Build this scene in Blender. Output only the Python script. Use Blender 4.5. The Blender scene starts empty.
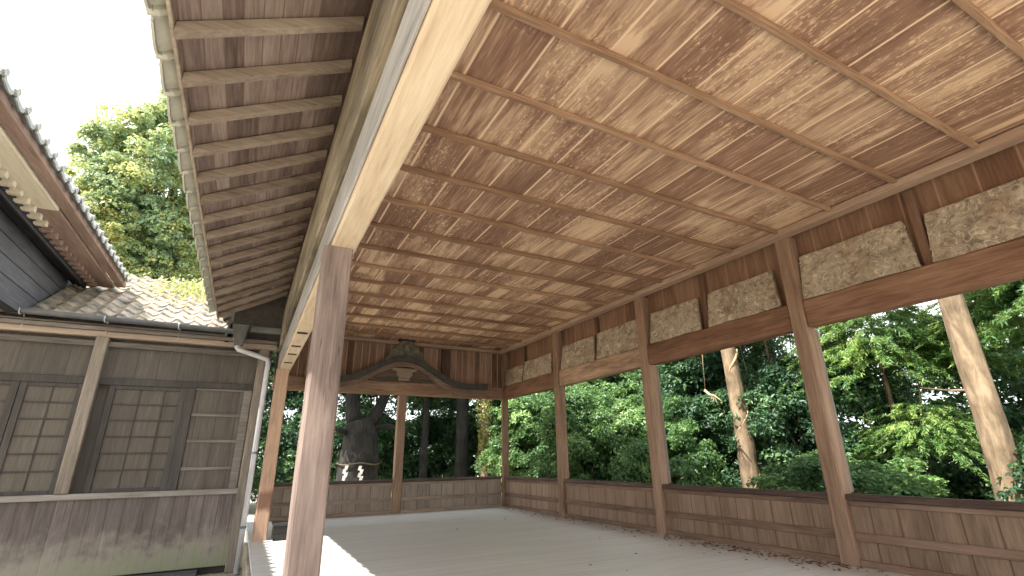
import bpy, bmesh, math, random
import numpy as np
from mathutils import Vector, Matrix
random.seed(7)
S = bpy.context.scene
COL = S.collection
V = Vector
# every coordinate below is metres with the eye height as z = 0; the whole place is lifted at the end so that the hall floor is z = 0
FZ = -1.25          # hall floor
GZ = -1.68          # ground outside
WP = {}             # object -> world origin

# ------------------------------------------------------------------ materials
def nt(name):
    m = bpy.data.materials.new(name); m.use_nodes = True
    t = m.node_tree; t.nodes.clear()
    out = t.nodes.new('ShaderNodeOutputMaterial'); b = t.nodes.new('ShaderNodeBsdfPrincipled')
    t.links.new(b.outputs[0], out.inputs[0])
    return m, t, b, out

class G:
    """tiny node helper"""
    def __init__(s, t): s.t = t
    def n(s, typ, **kw):
        x = s.t.nodes.new('ShaderNode' + typ)
        for k, v in kw.items(): setattr(x, k, v)
        return x
    def put(s, sock, v):
        if hasattr(v, 'is_output') or isinstance(v, bpy.types.NodeSocket): s.t.links.new(v, sock)
        else: sock.default_value = v
    def m(s, op, a, b=0.0, c=0.0, clamp=False):
        x = s.n('Math', operation=op); x.use_clamp = clamp
        s.put(x.inputs[0], a); s.put(x.inputs[1], b)
        if len(x.inputs) > 2: s.put(x.inputs[2], c)
        return x.outputs[0]
    def mix(s, f, a, b, mode='MIX'):
        x = s.n('Mix', data_type='RGBA', blend_type=mode)
        s.put(x.inputs[0], f); s.put(x.inputs[6], a); s.put(x.inputs[7], b)
        return x.outputs[2]
    def ramp(s, f, stops):
        x = s.n('ValToRGB'); r = x.color_ramp
        while len(r.elements) < len(stops): r.elements.new(.5)
        for e, (p, c) in zip(r.elements, stops): e.position = p; e.color = c if len(c) == 4 else (*c, 1)
        s.put(x.inputs[0], f); return x.outputs[0]
    def noise(s, vec, scale, detail=4, rough=.55, dist=0.0):
        x = s.n('TexNoise'); s.put(x.inputs['Vector'], vec)
        x.inputs['Scale'].default_value = scale; x.inputs['Detail'].default_value = detail
        x.inputs['Roughness'].default_value = rough; x.inputs['Distortion'].default_value = dist
        return x.outputs['Fac']
    def sep(s, vec):
        x = s.n('SeparateXYZ'); s.put(x.inputs[0], vec); return x.outputs
    def comb(s, x_, y_, z_):
        x = s.n('CombineXYZ'); s.put(x.inputs[0], x_); s.put(x.inputs[1], y_); s.put(x.inputs[2], z_); return x.outputs[0]
    def white(s, vec):
        x = s.n('TexWhiteNoise', noise_dimensions='3D'); s.put(x.inputs['Vector'], vec); return x.outputs['Value']
    def smooth(s, v, a, b):
        x = s.n('MapRange', interpolation_type='SMOOTHSTEP'); s.put(x.inputs[0], v); s.put(x.inputs[1], a); s.put(x.inputs[2], b); return x.outputs[0]

def c3(h, k=1.0):
    """sRGB 0-255 triple -> linear"""
    return tuple((((v/255)/12.92) if v/255 <= .04045 else (((v/255)+.055)/1.055)**2.4)*k for v in h)

def mute(q, k):
    l = .3*q[0]+.55*q[1]+.15*q[2]; return tuple(l+(v-l)*k for v in q)

def wood(name, dark, base, light, along='Z', plank=None, seam=None, speck=0.0, rough=.8, grain=14, vary=.35, stain=.5, piece=None, extra=None, sat=.72, poff=0.0, streak=0.0):
    dark, base, light = [mute(q, sat) for q in (dark, base, light)]
    m, t, b, out = nt(name); g = G(t)
    tc = g.n('TexCoord'); oi = g.n('ObjectInfo')
    r = g.m('MULTIPLY', oi.outputs['Random'], 37.0)
    off = g.n('VectorMath', operation='ADD'); t.links.new(tc.outputs['Object'], off.inputs[0]); g.put(off.inputs[1], g.comb(r, g.m('MULTIPLY', r, 1.7), g.m('MULTIPLY', r, .6)))
    k = 'XYZ'.index(along)
    def stretched(f):
        mp = g.n('Mapping'); t.links.new(off.outputs[0], mp.inputs[0])
        sc = [1, 1, 1]; sc[k] = f; mp.inputs['Scale'].default_value = sc; return mp.outputs[0]
    fine = g.noise(stretched(.06), grain*3.2, 5, .65, .25)
    mid = g.noise(stretched(.12), grain*.55, 4, .6, .5)
    blot = g.noise(stretched(.45), 1.7, 3, .6)
    v = g.m('ADD', g.m('MULTIPLY', fine, .55), g.m('MULTIPLY', mid, .45))
    f = g.m('ADD', g.m('MULTIPLY', g.m('SUBTRACT', v, .5), 2.2), .5)
    f = g.m('ADD', f, g.m('MULTIPLY', g.m('SUBTRACT', blot, .5), stain*1.4))
    f = g.m('ADD', f, g.m('MULTIPLY', g.m('SUBTRACT', oi.outputs['Random'], .5), .3))
    sm = None
    if plank:
        ax, w = plank; P = g.sep(tc.outputs['Object'])['XYZ'.index(ax)]; L = g.sep(tc.outputs['Object'])[k]
        q = g.m('DIVIDE', P, w); idx = g.m('FLOOR', q); fr = g.m('SUBTRACT', q, idx)
        if piece:
            wn0 = g.white(g.comb(idx, 3.3, r)); pc = g.m('FLOOR', g.m('ADD', g.m('DIVIDE', g.m('SUBTRACT', L, poff), piece), g.m('FLOOR', g.m('MULTIPLY', wn0, 3.0))))
        else: pc = 0.0
        wn = g.white(g.comb(idx, pc, r))
        f = g.m('ADD', f, g.m('MULTIPLY', g.m('SUBTRACT', wn, .5), vary*2))
        e = g.m('ABSOLUTE', g.m('SUBTRACT', fr, .5))
        sw = (seam[1] if seam else .008)/w
        sm = g.smooth(e, .5-sw*1.6, .5-sw*.5)
    if streak:
        st = g.noise(stretched(.10), 3.4, 2, .5, .1); zs = g.noise(off.outputs[0], .9, 2, .5)
        f = g.m('ADD', f, g.m('MULTIPLY', g.m('MULTIPLY', g.smooth(st, .52, .66), g.smooth(zs, .45, .6)), streak))
    if speck:
        sp = g.noise(stretched(.42), 33, 2, .6, .6); zone = g.noise(stretched(.6), 1.0, 2, .5)
        sp = g.m('MULTIPLY', g.smooth(sp, .54, .66), g.smooth(zone, .40, .56))
        f = g.m('ADD', f, g.m('MULTIPLY', sp, speck))
    col = g.ramp(f, [(0.0, dark), (.5, base), (1.0, light)])
    if sm is not None: col = g.mix(sm, col, (*(seam[0] if seam else tuple(x*.25 for x in dark)), 1))
    if extra: col = extra(g, tc, col)
    t.links.new(col, b.inputs['Base Color']); b.inputs['Roughness'].default_value = rough
    b.inputs['Specular IOR Level'].default_value = .25
    bp = g.n('Bump'); bp.inputs['Strength'].default_value = .35; bp.inputs['Distance'].default_value = .01
    hgt = v if sm is None else g.m('SUBTRACT', v, g.m('MULTIPLY', sm, .8))
    g.put(bp.inputs['Height'], hgt); t.links.new(bp.outputs[0], b.inputs['Normal'])
    return m

def plain(name, a, b_, scale=6, rough=.7, metal=0.0, bump=.2, detail=5):
    m, t, b, out = nt(name); g = G(t); tc = g.n('TexCoord')
    n = g.noise(tc.outputs['Object'], scale, detail, .6)
    t.links.new(g.ramp(n, [(.3, a), (.7, b_)]), b.inputs['Base Color'])
    b.inputs['Roughness'].default_value = rough; b.inputs['Metallic'].default_value = metal
    if bump:
        bp = g.n('Bump'); bp.inputs['Strength'].default_value = bump; bp.inputs['Distance'].default_value = .02
        g.put(bp.inputs['Height'], n); t.links.new(bp.outputs[0], b.inputs['Normal'])
    return m

def leafmat(name, a, b_, c, trans=.35, ns=.9):
    m, t, b, out = nt(name); g = G(t); geo = g.n('NewGeometry'); tc = g.n('TexCoord')
    n = g.noise(tc.outputs['Object'], ns, 3)
    f = g.m('ADD', g.m('MULTIPLY', geo.outputs['Random Per Island'], .6), g.m('MULTIPLY', g.m('SUBTRACT', n, .5), 2.0))
    f = g.m('ADD', f, .2)
    col = g.ramp(f, [(0.0, a), (.55, b_), (1.0, c)])
    t.links.new(col, b.inputs['Base Color']); b.inputs['Roughness'].default_value = .42
    b.inputs['Specular IOR Level'].default_value = .5
    tr = g.n('BsdfTranslucent'); t.links.new(g.mix(.5, col, (*c, 1)), tr.inputs[0])
    mx = g.n('MixShader'); mx.inputs[0].default_value = trans
    t.links.new(b.outputs[0], mx.inputs[1]); t.links.new(tr.outputs[0], mx.inputs[2]); t.links.new(mx.outputs[0], out.inputs[0])
    return m

# ------------------------------------------------------------------ geometry
def NB(): return bmesh.new()
def box(bm, x0, x1, y0, y1, z0, z1, bev=.006):
    b2 = bmesh.new(); bmesh.ops.create_cube(b2, size=1)
    for v in b2.verts: v.co = V((x0+(v.co.x+.5)*(x1-x0), y0+(v.co.y+.5)*(y1-y0), z0+(v.co.z+.5)*(z1-z0)))
    if bev: bmesh.ops.bevel(b2, geom=b2.edges[:], offset=min(bev, .3*min(abs(x1-x0), abs(y1-y0), abs(z1-z0))), segments=1, affect='EDGES')
    join(bm, b2); return bm
def join(bm, b2, mat=None):
    me = bpy.data.meshes.new('tmp'); b2.to_mesh(me); b2.free()
    if mat is not None: me.transform(mat)
    bm.from_mesh(me); bpy.data.meshes.remove(me)
def hexa(bm, p, bev=0.0):
    """p: eight points, bottom ring of 4 then top ring of 4"""
    b2 = bmesh.new(); v = [b2.verts.new(q) for q in p]
    for f in ((3,2,1,0),(4,5,6,7),(0,1,5,4),(1,2,6,5),(2,3,7,6),(3,0,4,7)): b2.faces.new([v[i] for i in f])
    bmesh.ops.recalc_face_normals(b2, faces=b2.faces[:])
    if bev: bmesh.ops.bevel(b2, geom=b2.edges[:], offset=bev, segments=1, affect='EDGES')
    join(bm, b2); return bm
def tube(bm, pts, rad, n=10, cap=True):
    pts = [V(p) for p in pts]; rad = rad if isinstance(rad, (list, tuple)) else [rad]*len(pts)
    rings = []; up = V((0, 0, 1))
    for i, p in enumerate(pts):
        d = (pts[min(i+1, len(pts)-1)]-pts[max(i-1, 0)]).normalized()
        a = d.cross(up if abs(d.z) < .9 else V((1, 0, 0))).normalized(); c = d.cross(a)
        if i and rings:
            pa = prev; a = (pa - d*pa.dot(d)).normalized(); c = d.cross(a)
        prev = a
        rings.append([bm.verts.new(p + (a*math.cos(2*math.pi*k/n)+c*math.sin(2*math.pi*k/n))*rad[i]) for k in range(n)])
    for r0, r1 in zip(rings, rings[1:]):
        for k in range(n): bm.faces.new((r0[k], r0[(k+1) % n], r1[(k+1) % n], r1[k]))
    if cap:
        bm.faces.new(rings[0][::-1]); bm.faces.new(rings[-1])
    return bm
def prism(bm, poly, axis, a, b, bev=0.0):
    """extrude a 2D polygon; axis 'Y': poly in (x,z); axis 'X': poly in (y,z)"""
    b2 = bmesh.new()
    mk = (lambda p, t: (p[0], t, p[1])) if axis == 'Y' else (lambda p, t: (t, p[0], p[1]))
    A = [b2.verts.new(mk(p, a)) for p in poly]; B = [b2.verts.new(mk(p, b)) for p in poly]
    b2.faces.new(A); b2.faces.new(B[::-1]); n = len(poly)
    for i in range(n): b2.faces.new((A[i], B[i], B[(i+1) % n], A[(i+1) % n]))
    bmesh.ops.recalc_face_normals(b2, faces=b2.faces[:])
    if bev: bmesh.ops.bevel(b2, geom=[e for e in b2.edges], offset=bev, segments=1, affect='EDGES')
    join(bm, b2); return bm

def obj(name, bm, mat, parent=None, origin=None, smooth=False):
    me = bpy.data.meshes.new(name); bmesh.ops.recalc_face_normals(bm, faces=bm.faces[:]); bm.to_mesh(me); bm.free()
    return obj_me(name, me, mat, parent, origin, smooth)
def obj_me(name, me, mat, parent=None, origin=None, smooth=False):
    if origin is None:
        cs = [v.co for v in me.vertices]
        origin = V(((min(c.x for c in cs)+max(c.x for c in cs))/2, (min(c.y for c in cs)+max(c.y for c in cs))/2, min(c.z for c in cs)))
    origin = V(origin)
    me.transform(Matrix.Translation(-origin))
    if mat: me.materials.append(mat)
    if smooth:
        for p in me.polygons: p.use_smooth = True
    o = bpy.data.objects.new(name, me); COL.objects.link(o)
    WP[o] = origin
    if parent: o.parent = parent; o.location = origin - WP[parent]
    else: o.location = origin
    return o
def empty(name, loc):
    o = bpy.data.objects.new(name, None); COL.objects.link(o); o.location = loc; o.empty_display_size = .2; WP[o] = V(loc); return o
def tag(o, label, cat=None, group=None):
    o['label'] = label
    if cat: o['category'] = cat
    if group: o['group'] = group
    return o
def struct(o): o['kind'] = 'structure'; return o

# ------------------------------------------------------------------ palette
M = {}
def cracks(g, tc, col):
    mp = g.n('Mapping'); g.t.links.new(tc.outputs['Object'], mp.inputs[0]); mp.inputs['Scale'].default_value = (1, 1, .035)
    n = g.noise(mp.outputs[0], 17, 2, .5, .3); z = g.noise(tc.outputs['Object'], 1.1, 2)
    f = g.m('MULTIPLY', g.smooth(g.m('ABSOLUTE', g.m('SUBTRACT', n, .5)), .012, .003), g.smooth(z, .45, .6))
    return g.mix(g.m('MULTIPLY', f, .8), col, (*c3((70,50,40)), 1))
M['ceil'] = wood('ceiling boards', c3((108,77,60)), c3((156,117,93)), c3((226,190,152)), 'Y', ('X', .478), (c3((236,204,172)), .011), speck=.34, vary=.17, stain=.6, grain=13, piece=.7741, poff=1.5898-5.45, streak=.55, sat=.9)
M['batten'] = wood('batten wood', c3((112,82,60)), c3((156,120,92)), c3((194,158,126)), 'X', sat=.9)
M['trim'] = wood('frame wood', c3((124,92,68)), c3((172,134,102)), c3((200,164,130)), 'Y')
M['trimx'] = wood('frame wood across', c3((124,92,68)), c3((172,134,102)), c3((200,164,130)), 'X')
M['beamF'] = wood('pale beam wood', c3((174,142,104)), c3((218,186,144)), c3((236,212,174)), 'Y', stain=.3)
M['keta'] = wood('weathered purlin wood', c3((92,82,66)), c3((148,132,106)), c3((204,184,150)), 'Y', stain=1.1)
M['postF'] = wood('sun bleached post wood', c3((104,85,76)), c3((148,124,111)), c3((180,156,140)), 'Z', grain=9, stain=.6, extra=cracks, sat=.75)
M['post'] = wood('brown post wood', c3((108,80,58)), c3((150,116,88)), c3((178,144,114)), 'Z', sat=.8)
M['beam'] = wood('brown beam wood', c3((82,54,37)), c3((126,88,63)), c3((160,120,90)), 'Y', sat=.85)
M['beamworm'] = wood('worn pale beam wood', c3((100,70,48)), c3((160,122,88)), c3((206,166,122)), 'Y', stain=1.0)
M['beamx'] = wood('end beam wood', c3((96,66,46)), c3((146,106,76)), c3((186,146,108)), 'X', stain=.8)
M['wallY'] = wood('wall boards right', c3((96,68,50)), c3((126,92,70)), c3((152,118,94)), 'Z', ('Y', .37), (c3((160,126,100)), .01), vary=.2, sat=.95)
M['wallX'] = wood('wall boards end', c3((100,72,54)), c3((142,106,82)), c3((176,138,110)), 'Z', ('X', .19), (c3((186,150,120)), .012), vary=.35)
M['dado'] = wood('low wall boards', c3((110,88,68)), c3((146,118,94)), c3((172,144,118)), 'Z', ('Y', .29), (c3((96,75,58)), .006), vary=.13, stain=.35, sat=.85)
M['dadox'] = wood('low end wall boards', c3((118,102,84)), c3((152,132,112)), c3((178,158,138)), 'Z', ('X', .33), (c3((104,86,70)), .006), vary=.13, stain=.35)
M['rail'] = wood('dark rail wood', c3((58,42,34)), c3((88,66,54)), c3((116,92,76)), 'Y')
M['railx'] = wood('dark rail wood across', c3((64,50,42)), c3((98,80,68)), c3((128,108,92)), 'X')
M['midr'] = wood('mid rail wood', c3((84,60,44)), c3((126,94,70)), c3((156,122,94)), 'Y')
M['midrx'] = wood('mid rail wood across', c3((120,96,76)), c3((166,140,114)), c3((190,166,140)), 'X')
M['floor'] = wood('weathered floor boards', c3((186,186,180)), c3((206,206,201)), c3((220,220,216)), 'X', ('Y', .27), (c3((176,174,168)), .004), vary=.06, stain=.3, rough=.42, grain=6, sat=1)
M['soffit'] = wood('eave boards', c3((100,80,72)), c3((144,118,107)), c3((182,158,145)), 'Y', ('X', .105), (c3((128,104,92)), .003), vary=.3, piece=1.3, stain=.5)
M['rafter'] = wood('rafter wood', c3((112,92,78)), c3((160,138,118)), c3((190,170,148)), 'X')
M['greyw'] = wood('grey weathered wood', c3((76,68,60)), c3((112,101,89)), c3((142,130,116)), 'X', stain=.5)
M['greyz'] = wood('grey weathered upright wood', c3((90,80,68)), c3((132,116,98)), c3((164,146,124)), 'Z', stain=.6)
M['greyboard'] = wood('grey weathered boards', c3((76,69,62)), c3((94,86,77)), c3((116,106,95)), 'Z', ('X', .3), (c3((76,69,62)), .005), vary=.12, stain=.4, sat=.9)
M['doorboard'] = wood('grey door board', c3((76,69,61)), c3((93,85,75)), c3((110,100,89)), 'Z', stain=.35, sat=.9)
M['greydark'] = wood('dark lattice wood', c3((60,54,49)), c3((77,70,64)), c3((98,89,81)), 'Z')
def moss(g, tc, col):
    z = g.sep(tc.outputs['Object']); n = g.noise(tc.outputs['Object'], 5, 4, .6)
    x = g.smooth(z[0], -1.2, 1.0)
    f = g.m('MULTIPLY', g.m('MULTIPLY', g.smooth(g.m('ADD', z[2], g.m('MULTIPLY', n, -.9)), .0, -.42), x, clamp=True), .8)
    pale = g.m('MULTIPLY', g.smooth(g.m('ADD', z[2], g.m('MULTIPLY', n, -1.0)), .2, -.5), .6)
    col = g.mix(pale, col, (*c3((176,166,150)), 1))
    return g.mix(f, col, (*c3((128,132,104)), 1))
M['skirt'] = wood('weathered skirt boards', c3((84,73,68)), c3((114,99,92)), c3((146,131,123)), 'Z', ('X', .21), (c3((88,76,70)), .006), vary=.14, stain=.5, extra=moss)
def stainband(g, tc, col):
    z = g.sep(tc.outputs['Object'])[2]; n = g.noise(tc.outputs['Object'], 6, 3)
    zz = g.m('ADD', z, g.m('MULTIPLY', n, .2))
    f = g.m('MULTIPLY', g.smooth(zz, .5, .62), g.smooth(zz, .98, .8))
    return g.mix(g.m('MULTIPLY', f, .75), col, (*c3((92,62,48)), 1))
M['postFar'] = wood('orange brown post wood', c3((124,88,64)), c3((182,138,104)), c3((212,168,128)), 'Z', extra=stainband)
M['brownfascia'] = wood('brown fascia wood', c3((108,82,70)), c3((150,118,102)), c3((178,146,128)), 'Y')
M['newwood'] = wood('new pale fascia wood', c3((196,178,146)), c3((222,206,176)), c3((236,222,196)), 'Y', stain=.2)
M['darkwood'] = wood('old dark wood', c3((58,52,50)), c3((86,78,74)), c3((108,100,94)), 'Y', ('Y', .3), None)
M['shadewood'] = wood('haze toned grey wood', c3((84,84,88)), c3((104,104,110)), c3((124,124,130)), 'Y', ('Z', .24), None, vary=.1, sat=1)  # grey weathered wood, toned blue and lighter to imitate haze over the shaded eave
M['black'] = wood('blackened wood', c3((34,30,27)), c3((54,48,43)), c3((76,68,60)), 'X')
M['arch'] = wood('arch board wood', c3((98,76,60)), c3((140,112,90)), c3((170,142,116)), 'X', stain=.8)
M['archpanel'] = wood('arch panel wood', c3((80,58,44)), c3((112,86,66)), c3((136,108,86)), 'X', stain=.6)
M['archroof'] = plain('slate grey arch roofing', c3((52,51,48)), c3((80,78,72)), 9)
M['finial'] = plain('mossy grey carving', c3((88,84,70)), c3((134,128,108)), 12)
M['tile'] = plain('grey clay tile', c3((118,120,118)), c3((164,164,158)), 7, .55)
M['tileU'] = plain('grey clay tile underside', c3((176,176,164)), c3((212,210,198)), 5, .6)
M['tileOld'] = plain('mottled old roof tile', c3((84,84,80)), c3((190,172,148)), 4.5, .7)
M['gutter'] = plain('grey painted gutter', c3((84,88,94)), c3((108,110,115)), 5, .4, .3, 0)
M['pipe'] = plain('pale grey downpipe', c3((176,176,180)), c3((204,202,202)), 3, .4, 0, 0)
M['bark'] = None
def bark(name, a, b_, c, sc=7):
    m, t, b, out = nt(name); g = G(t); tc = g.n('TexCoord')
    mp = g.n('Mapping'); t.links.new(tc.outputs['Object'], mp.inputs[0]); mp.inputs['Scale'].default_value = (1, 1, .22)
    n = g.noise(mp.outputs[0], sc, 6, .65, .6); n2 = g.noise(tc.outputs['Object'], 1.8, 3)
    f = g.m('ADD', n, g.m('MULTIPLY', g.m('SUBTRACT', n2, .5), .8))
    t.links.new(g.ramp(f, [(.3, a), (.5, b_), (.72, c)]), b.inputs['Base Color']); b.inputs['Roughness'].default_value = .9
    bp = g.n('Bump'); bp.inputs['Strength'].default_value = .7; bp.inputs['Distance'].default_value = .04
    g.put(bp.inputs['Height'], n); t.links.new(bp.outputs[0], b.inputs['Normal']); return m
M['bark'] = bark('grey brown bark', c3((80,66,50)), c3((122,103,80)), c3((160,138,111)))
M['barkdark'] = bark('dark bark', c3((20,19,18)), c3((34,32,29)), c3((58,53,46)))
M['vine'] = bark('vine stem', c3((128,108,80)), c3((176,152,116)), c3((206,184,146)), 12)
M['leafA'] = leafmat('broad evergreen leaf', c3((40,70,42)), c3((82,122,68)), c3((158,186,112)))
M['leafD'] = leafmat('dark evergreen leaf', c3((28,54,38)), c3((58,96,62)), c3((118,150,94)))
M['leafC'] = leafmat('bright cedar spray', c3((50,84,50)), c3((98,142,76)), c3((186,204,116)), .4)
M['leafY'] = leafmat('yellow green crown leaf', c3((112,150,132)), c3((148,174,122)), c3((220,208,126)), .4, .3)
M['leafI'] = leafmat('sunlit ivy leaf', c3((88,104,48)), c3((146,150,78)), c3((196,184,116)), .3)
M['dry'] = leafmat('dry fallen leaf', c3((70,44,30)), c3((112,74,50)), c3((152,112,76)), .1)
M['paper'] = plain('white paper', c3((226,226,224)), c3((242,242,240)), 3, .7, 0, 0)
M['rope'] = plain('straw rope', c3((74,66,50)), c3((110,98,74)), 20)
M['earth'] = plain('pale gravel ground', c3((150,140,122)), c3((186,176,156)), 12, .9)
M['slab'] = plain('dark stone slab', c3((58,60,64)), c3((84,86,90)), 6, .7)

def plaquemat():
    m, t, b, out = nt('weathered carved relief'); g = G(t); tc = g.n('TexCoord'); oi = g.n('ObjectInfo')
    off = g.n('VectorMath', operation='ADD'); t.links.new(tc.outputs['Object'], off.inputs[0]); g.put(off.inputs[1], g.comb(0.0, g.m('MULTIPLY', oi.outputs['Random'], 50.0), 0.0))
    n = g.noise(off.outputs[0], 4.5, 6, .7, .8); n2 = g.noise(off.outputs[0], 11, 3, .55, .8); n3 = g.noise(off.outputs[0], 2.2, 3)
    col = g.ramp(n, [(.30, c3((122,108,92))), (.44, c3((154,138,117))), (.56, c3((174,158,136))), (.70, c3((144,128,108)))])
    col = g.mix(g.smooth(n2, .6, .7), col, (*c3((206,192,160)), 1))
    col = g.mix(g.m('MULTIPLY', g.smooth(n3, .55, .75), .5), col, (*c3((150,112,84)), 1))
    col = g.mix(g.m('MULTIPLY', g.smooth(n2, .42, .36), .5), col, (*c3((84,70,56)), 1))
    sw = g.noise(off.outputs[0], 4.0, 0, .4, 1.6)
    ln = g.smooth(g.m('ABSOLUTE', g.m('SUBTRACT', g.m('FRACT', g.m('MULTIPLY', sw, 7.0)), .5)), .13, .05)
    col = g.mix(g.m('MULTIPLY', g.m('MULTIPLY', ln, g.smooth(n3, .42, .56)), .34), col, (*c3((92,78,64)), 1))
    ln2 = g.smooth(g.m('ABSOLUTE', g.m('SUBTRACT', g.m('FRACT', g.m('ADD', g.m('MULTIPLY', sw, 7.0), .28)), .5)), .14, .05)
    col = g.mix(g.m('MULTIPLY', g.m('MULTIPLY', ln2, g.smooth(n3, .6, .46)), .4), col, (*c3((226,214,190)), 1))
    t.links.new(col, b.inputs['Base Color']); b.inputs['Roughness'].default_value = .9
    bp = g.n('Bump'); bp.inputs['Strength'].default_value = .6; bp.inputs['Distance'].default_value = .02
    g.put(bp.inputs['Height'], n2); t.links.new(bp.outputs[0], b.inputs['Normal']); return m
M['plaque'] = plaquemat()

# ------------------------------------------------------------------ hall numbers
XR = 6.557; YP = [0.84, 3.94, 7.04, 10.15, 13.18]; PW = .21
XF0, XF1 = .355, .575
YB = -2.4           # the hall runs on behind the viewer
YE = 13.1           # interior face of the end wall
ZB0, ZB1 = 1.64, 2.02
ZC = 3.10           # ceiling underside
RT = -.46           # top of the low wall

# floor, ceiling
o = struct(obj('floor', box(NB(), .30, 6.75, YB, 13.3, FZ-.12, FZ, .01), M['floor']))
o = obj('rim_board', box(NB(), .262, .298, YB, 10.02, FZ-.36, FZ-.01, .006), M['keta'], o); tag(o, 'weathered board along the floor edge')
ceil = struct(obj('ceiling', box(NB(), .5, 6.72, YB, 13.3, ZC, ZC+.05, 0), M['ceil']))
B0, DB = 1.5898, .7741
for k in range(-5, 15):
    y = B0 + k*DB
    if y > 13.0: continue
    obj('batten', box(NB(), .5, 6.47, y-.026, y+.026, ZC-.062, ZC-.002, .006), M['batten'], ceil)
struct(obj('trim_1', box(NB(), 6.44, 6.62, YB, 13.1, 2.985, 3.085, .008), M['trim']))
struct(obj('trim_2', box(NB(), .5, 6.44, 12.98, 13.12, 2.985, 3.085, .008), M['trimx']))

# right and end board walls above the beams
wr = struct(obj('wall_right', box(NB(), 6.765, 6.82, YB, 13.3, ZB1-.02, ZC+.06, 0), M['wallY']))
we = struct(obj('wall_end', box(NB(), .42, 6.76, 13.16, 13.22, ZB1-.1, ZC+.06, 0), M['wallX']))
wf = struct(obj('wall_front', box(NB(), .47, .53, YB, 13.15, 2.02, ZC+.06, 0), M['wallY']))
wo = wood('wall_strut wood', c3((76,48,32)), c3((116,78,52)), c3((146,106,74)), 'Z')
for y, hw in ((2.365, .05), (5.555, .05), (8.59, .034), (10.34, .05), (11.925, .02), (-.7, .05)):
    obj('strut', box(NB(), 6.68, 6.764, y-hw, y+hw, ZB1, 3.0, .004), wo, wr)
obj('strut', box(NB(), 4.66, 4.92, 13.09, 13.165, 1.95, 3.0, .004), wood('dark strut wood', c3((60,42,32)), c3((88,62,48)), c3((112,84,64)), 'Z'), we)
for x in (2.15, 6.33):
    obj('strut', box(NB(), x-.06, x+.06, 13.10, 13.165, 1.95, 3.0, .004), wo, we)

# posts
def post(x0, x1, y0, y1, z0, z1, mat, label, bev=.014):
    bm = NB(); n = 9
    rng = random.Random(int(y0*100+x0*7)); rings = []
    for i in range(n+1):
        z = z0+(z1-z0)*i/n; j = lambda: rng.uniform(-.003, .003); b = bev+rng.uniform(-.002, .003)
        P = [(x0+b, y0), (x1-b, y0), (x1, y0+b), (x1, y1-b), (x1-b, y1), (x0+b, y1), (x0, y1-b), (x0, y0+b)]
        rings.append([bm.verts.new((p[0]+j(), p[1]+j(), z)) for p in P])
    for a, b in zip(rings, rings[1:]):
        for k in range(8): bm.faces.new((a[k], a[(k+1) % 8], b[(k+1) % 8], b[k]))
    bm.faces.new(rings[0][::-1]); bm.faces.new(rings[-1])
    return tag(obj('wooden_post', bm, mat), label, 'post', 'timber posts of the open hall')
post(XF0, XF1, 3.85, 4.07, FZ, ZB0, M['postF'], 'big pale cracked post standing under the end of the bright front beam')
post(XF0, XF1, 10.05, 10.27, FZ, ZB0, M['postFar'], 'orange brown post beside the pale downpipe')
PL = ['thick brown post on the hall right side outside the picture', 'thick brown post at the right, between the two big plaques and the bright cedars',
      'brown post in the middle of the right side, with a pale rear edge', 'third brown post along the right side, with broad leaves behind', 'corner post where the right side meets the end wall']
for y, l in list(zip(YP, PL))[1:]:
    post(XR, XR+.2, y-.105, min(y+.105, 13.155), FZ, 3.0 if y < 13 else 2.98, M['post'], l)
post(3.49, 3.70, 13.06, 13.25, FZ, 1.628, M['post'], 'thin brown post under the middle of the curved gable')
# pale outer jamb seen behind the middle right post
for y, l in ((YP[2], 'pale jamb board fixed behind the middle post of the right side'), (YP[1], 'pale jamb board fixed behind the nearest post of the right side')):
    tag(obj('jamb_board', box(NB(), XR+.205, XR+.285, y-.085, y+.06, RT+.01, ZB0-.01, .006), M['greyz']), l, 'board', 'jamb boards behind the posts')

# beams
bm = NB(); box(bm, .405, .60, YB, 10.5, ZB0, 2.0, .016)
fb = tag(obj('front_beam', bm, M['beamF']), 'long pale beam running overhead from the big front post', 'beam')
bm = NB(); box(bm, .385, .404, YB, 10.5, ZB0+.035, 2.0, .006)
tag(obj('cover_board', bm, wood('blue grey weathered board', c3((124,120,118)), c3((174,170,166)), c3((204,200,196)), 'Y', sat=1), fb), 'weathered grey outer face')
for y in (7.0, 7.9, 8.55, 9.35):
    tag(obj('slot_shade_inset', box(NB(), .43, .56, y-.05, y+.05, ZB0-.004, ZB0+.02, 0), M['black'], fb), 'black inset standing in for a shaded slot in the underside')  # black inset imitates the shade inside a notch; the beam is uncut
tag(obj('outer_purlin', box(NB(), .335, .465, YB, 10.4, 2.03, 2.80, .014), M['keta']), 'weathered yellow brown purlin carrying the inner ends of the eave rafters', 'beam')
BL = [(YB, YP[1], 'beam', 'wide dark brown beam under the two largest plaques'), (YP[1], YP[2], 'beam', 'dark brown beam under the third and fourth plaques from the right'),
      (YP[2], YP[3], 'beamworm', 'pale worn beam under the fifth and sixth plaques from the right'), (YP[3], YP[4], 'beam', 'dark beam under the two smallest plaques by the end wall corner')]
for a, b, mt, l in BL:
    a2 = a+.106 if a > 0 else a
    tag(obj('tie_beam', box(NB(), XR+.03, XR+.21, a2, b-.106, ZB0, ZB1, .016), M[mt]), l, 'beam', 'beams along the right side')
tag(obj('tie_beam', box(NB(), .42, 6.55, 13.08, 13.155, 1.63, 1.98, .014), M['beamx']), 'long horizontal beam across the end wall below the curved gable', 'beam')

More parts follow.
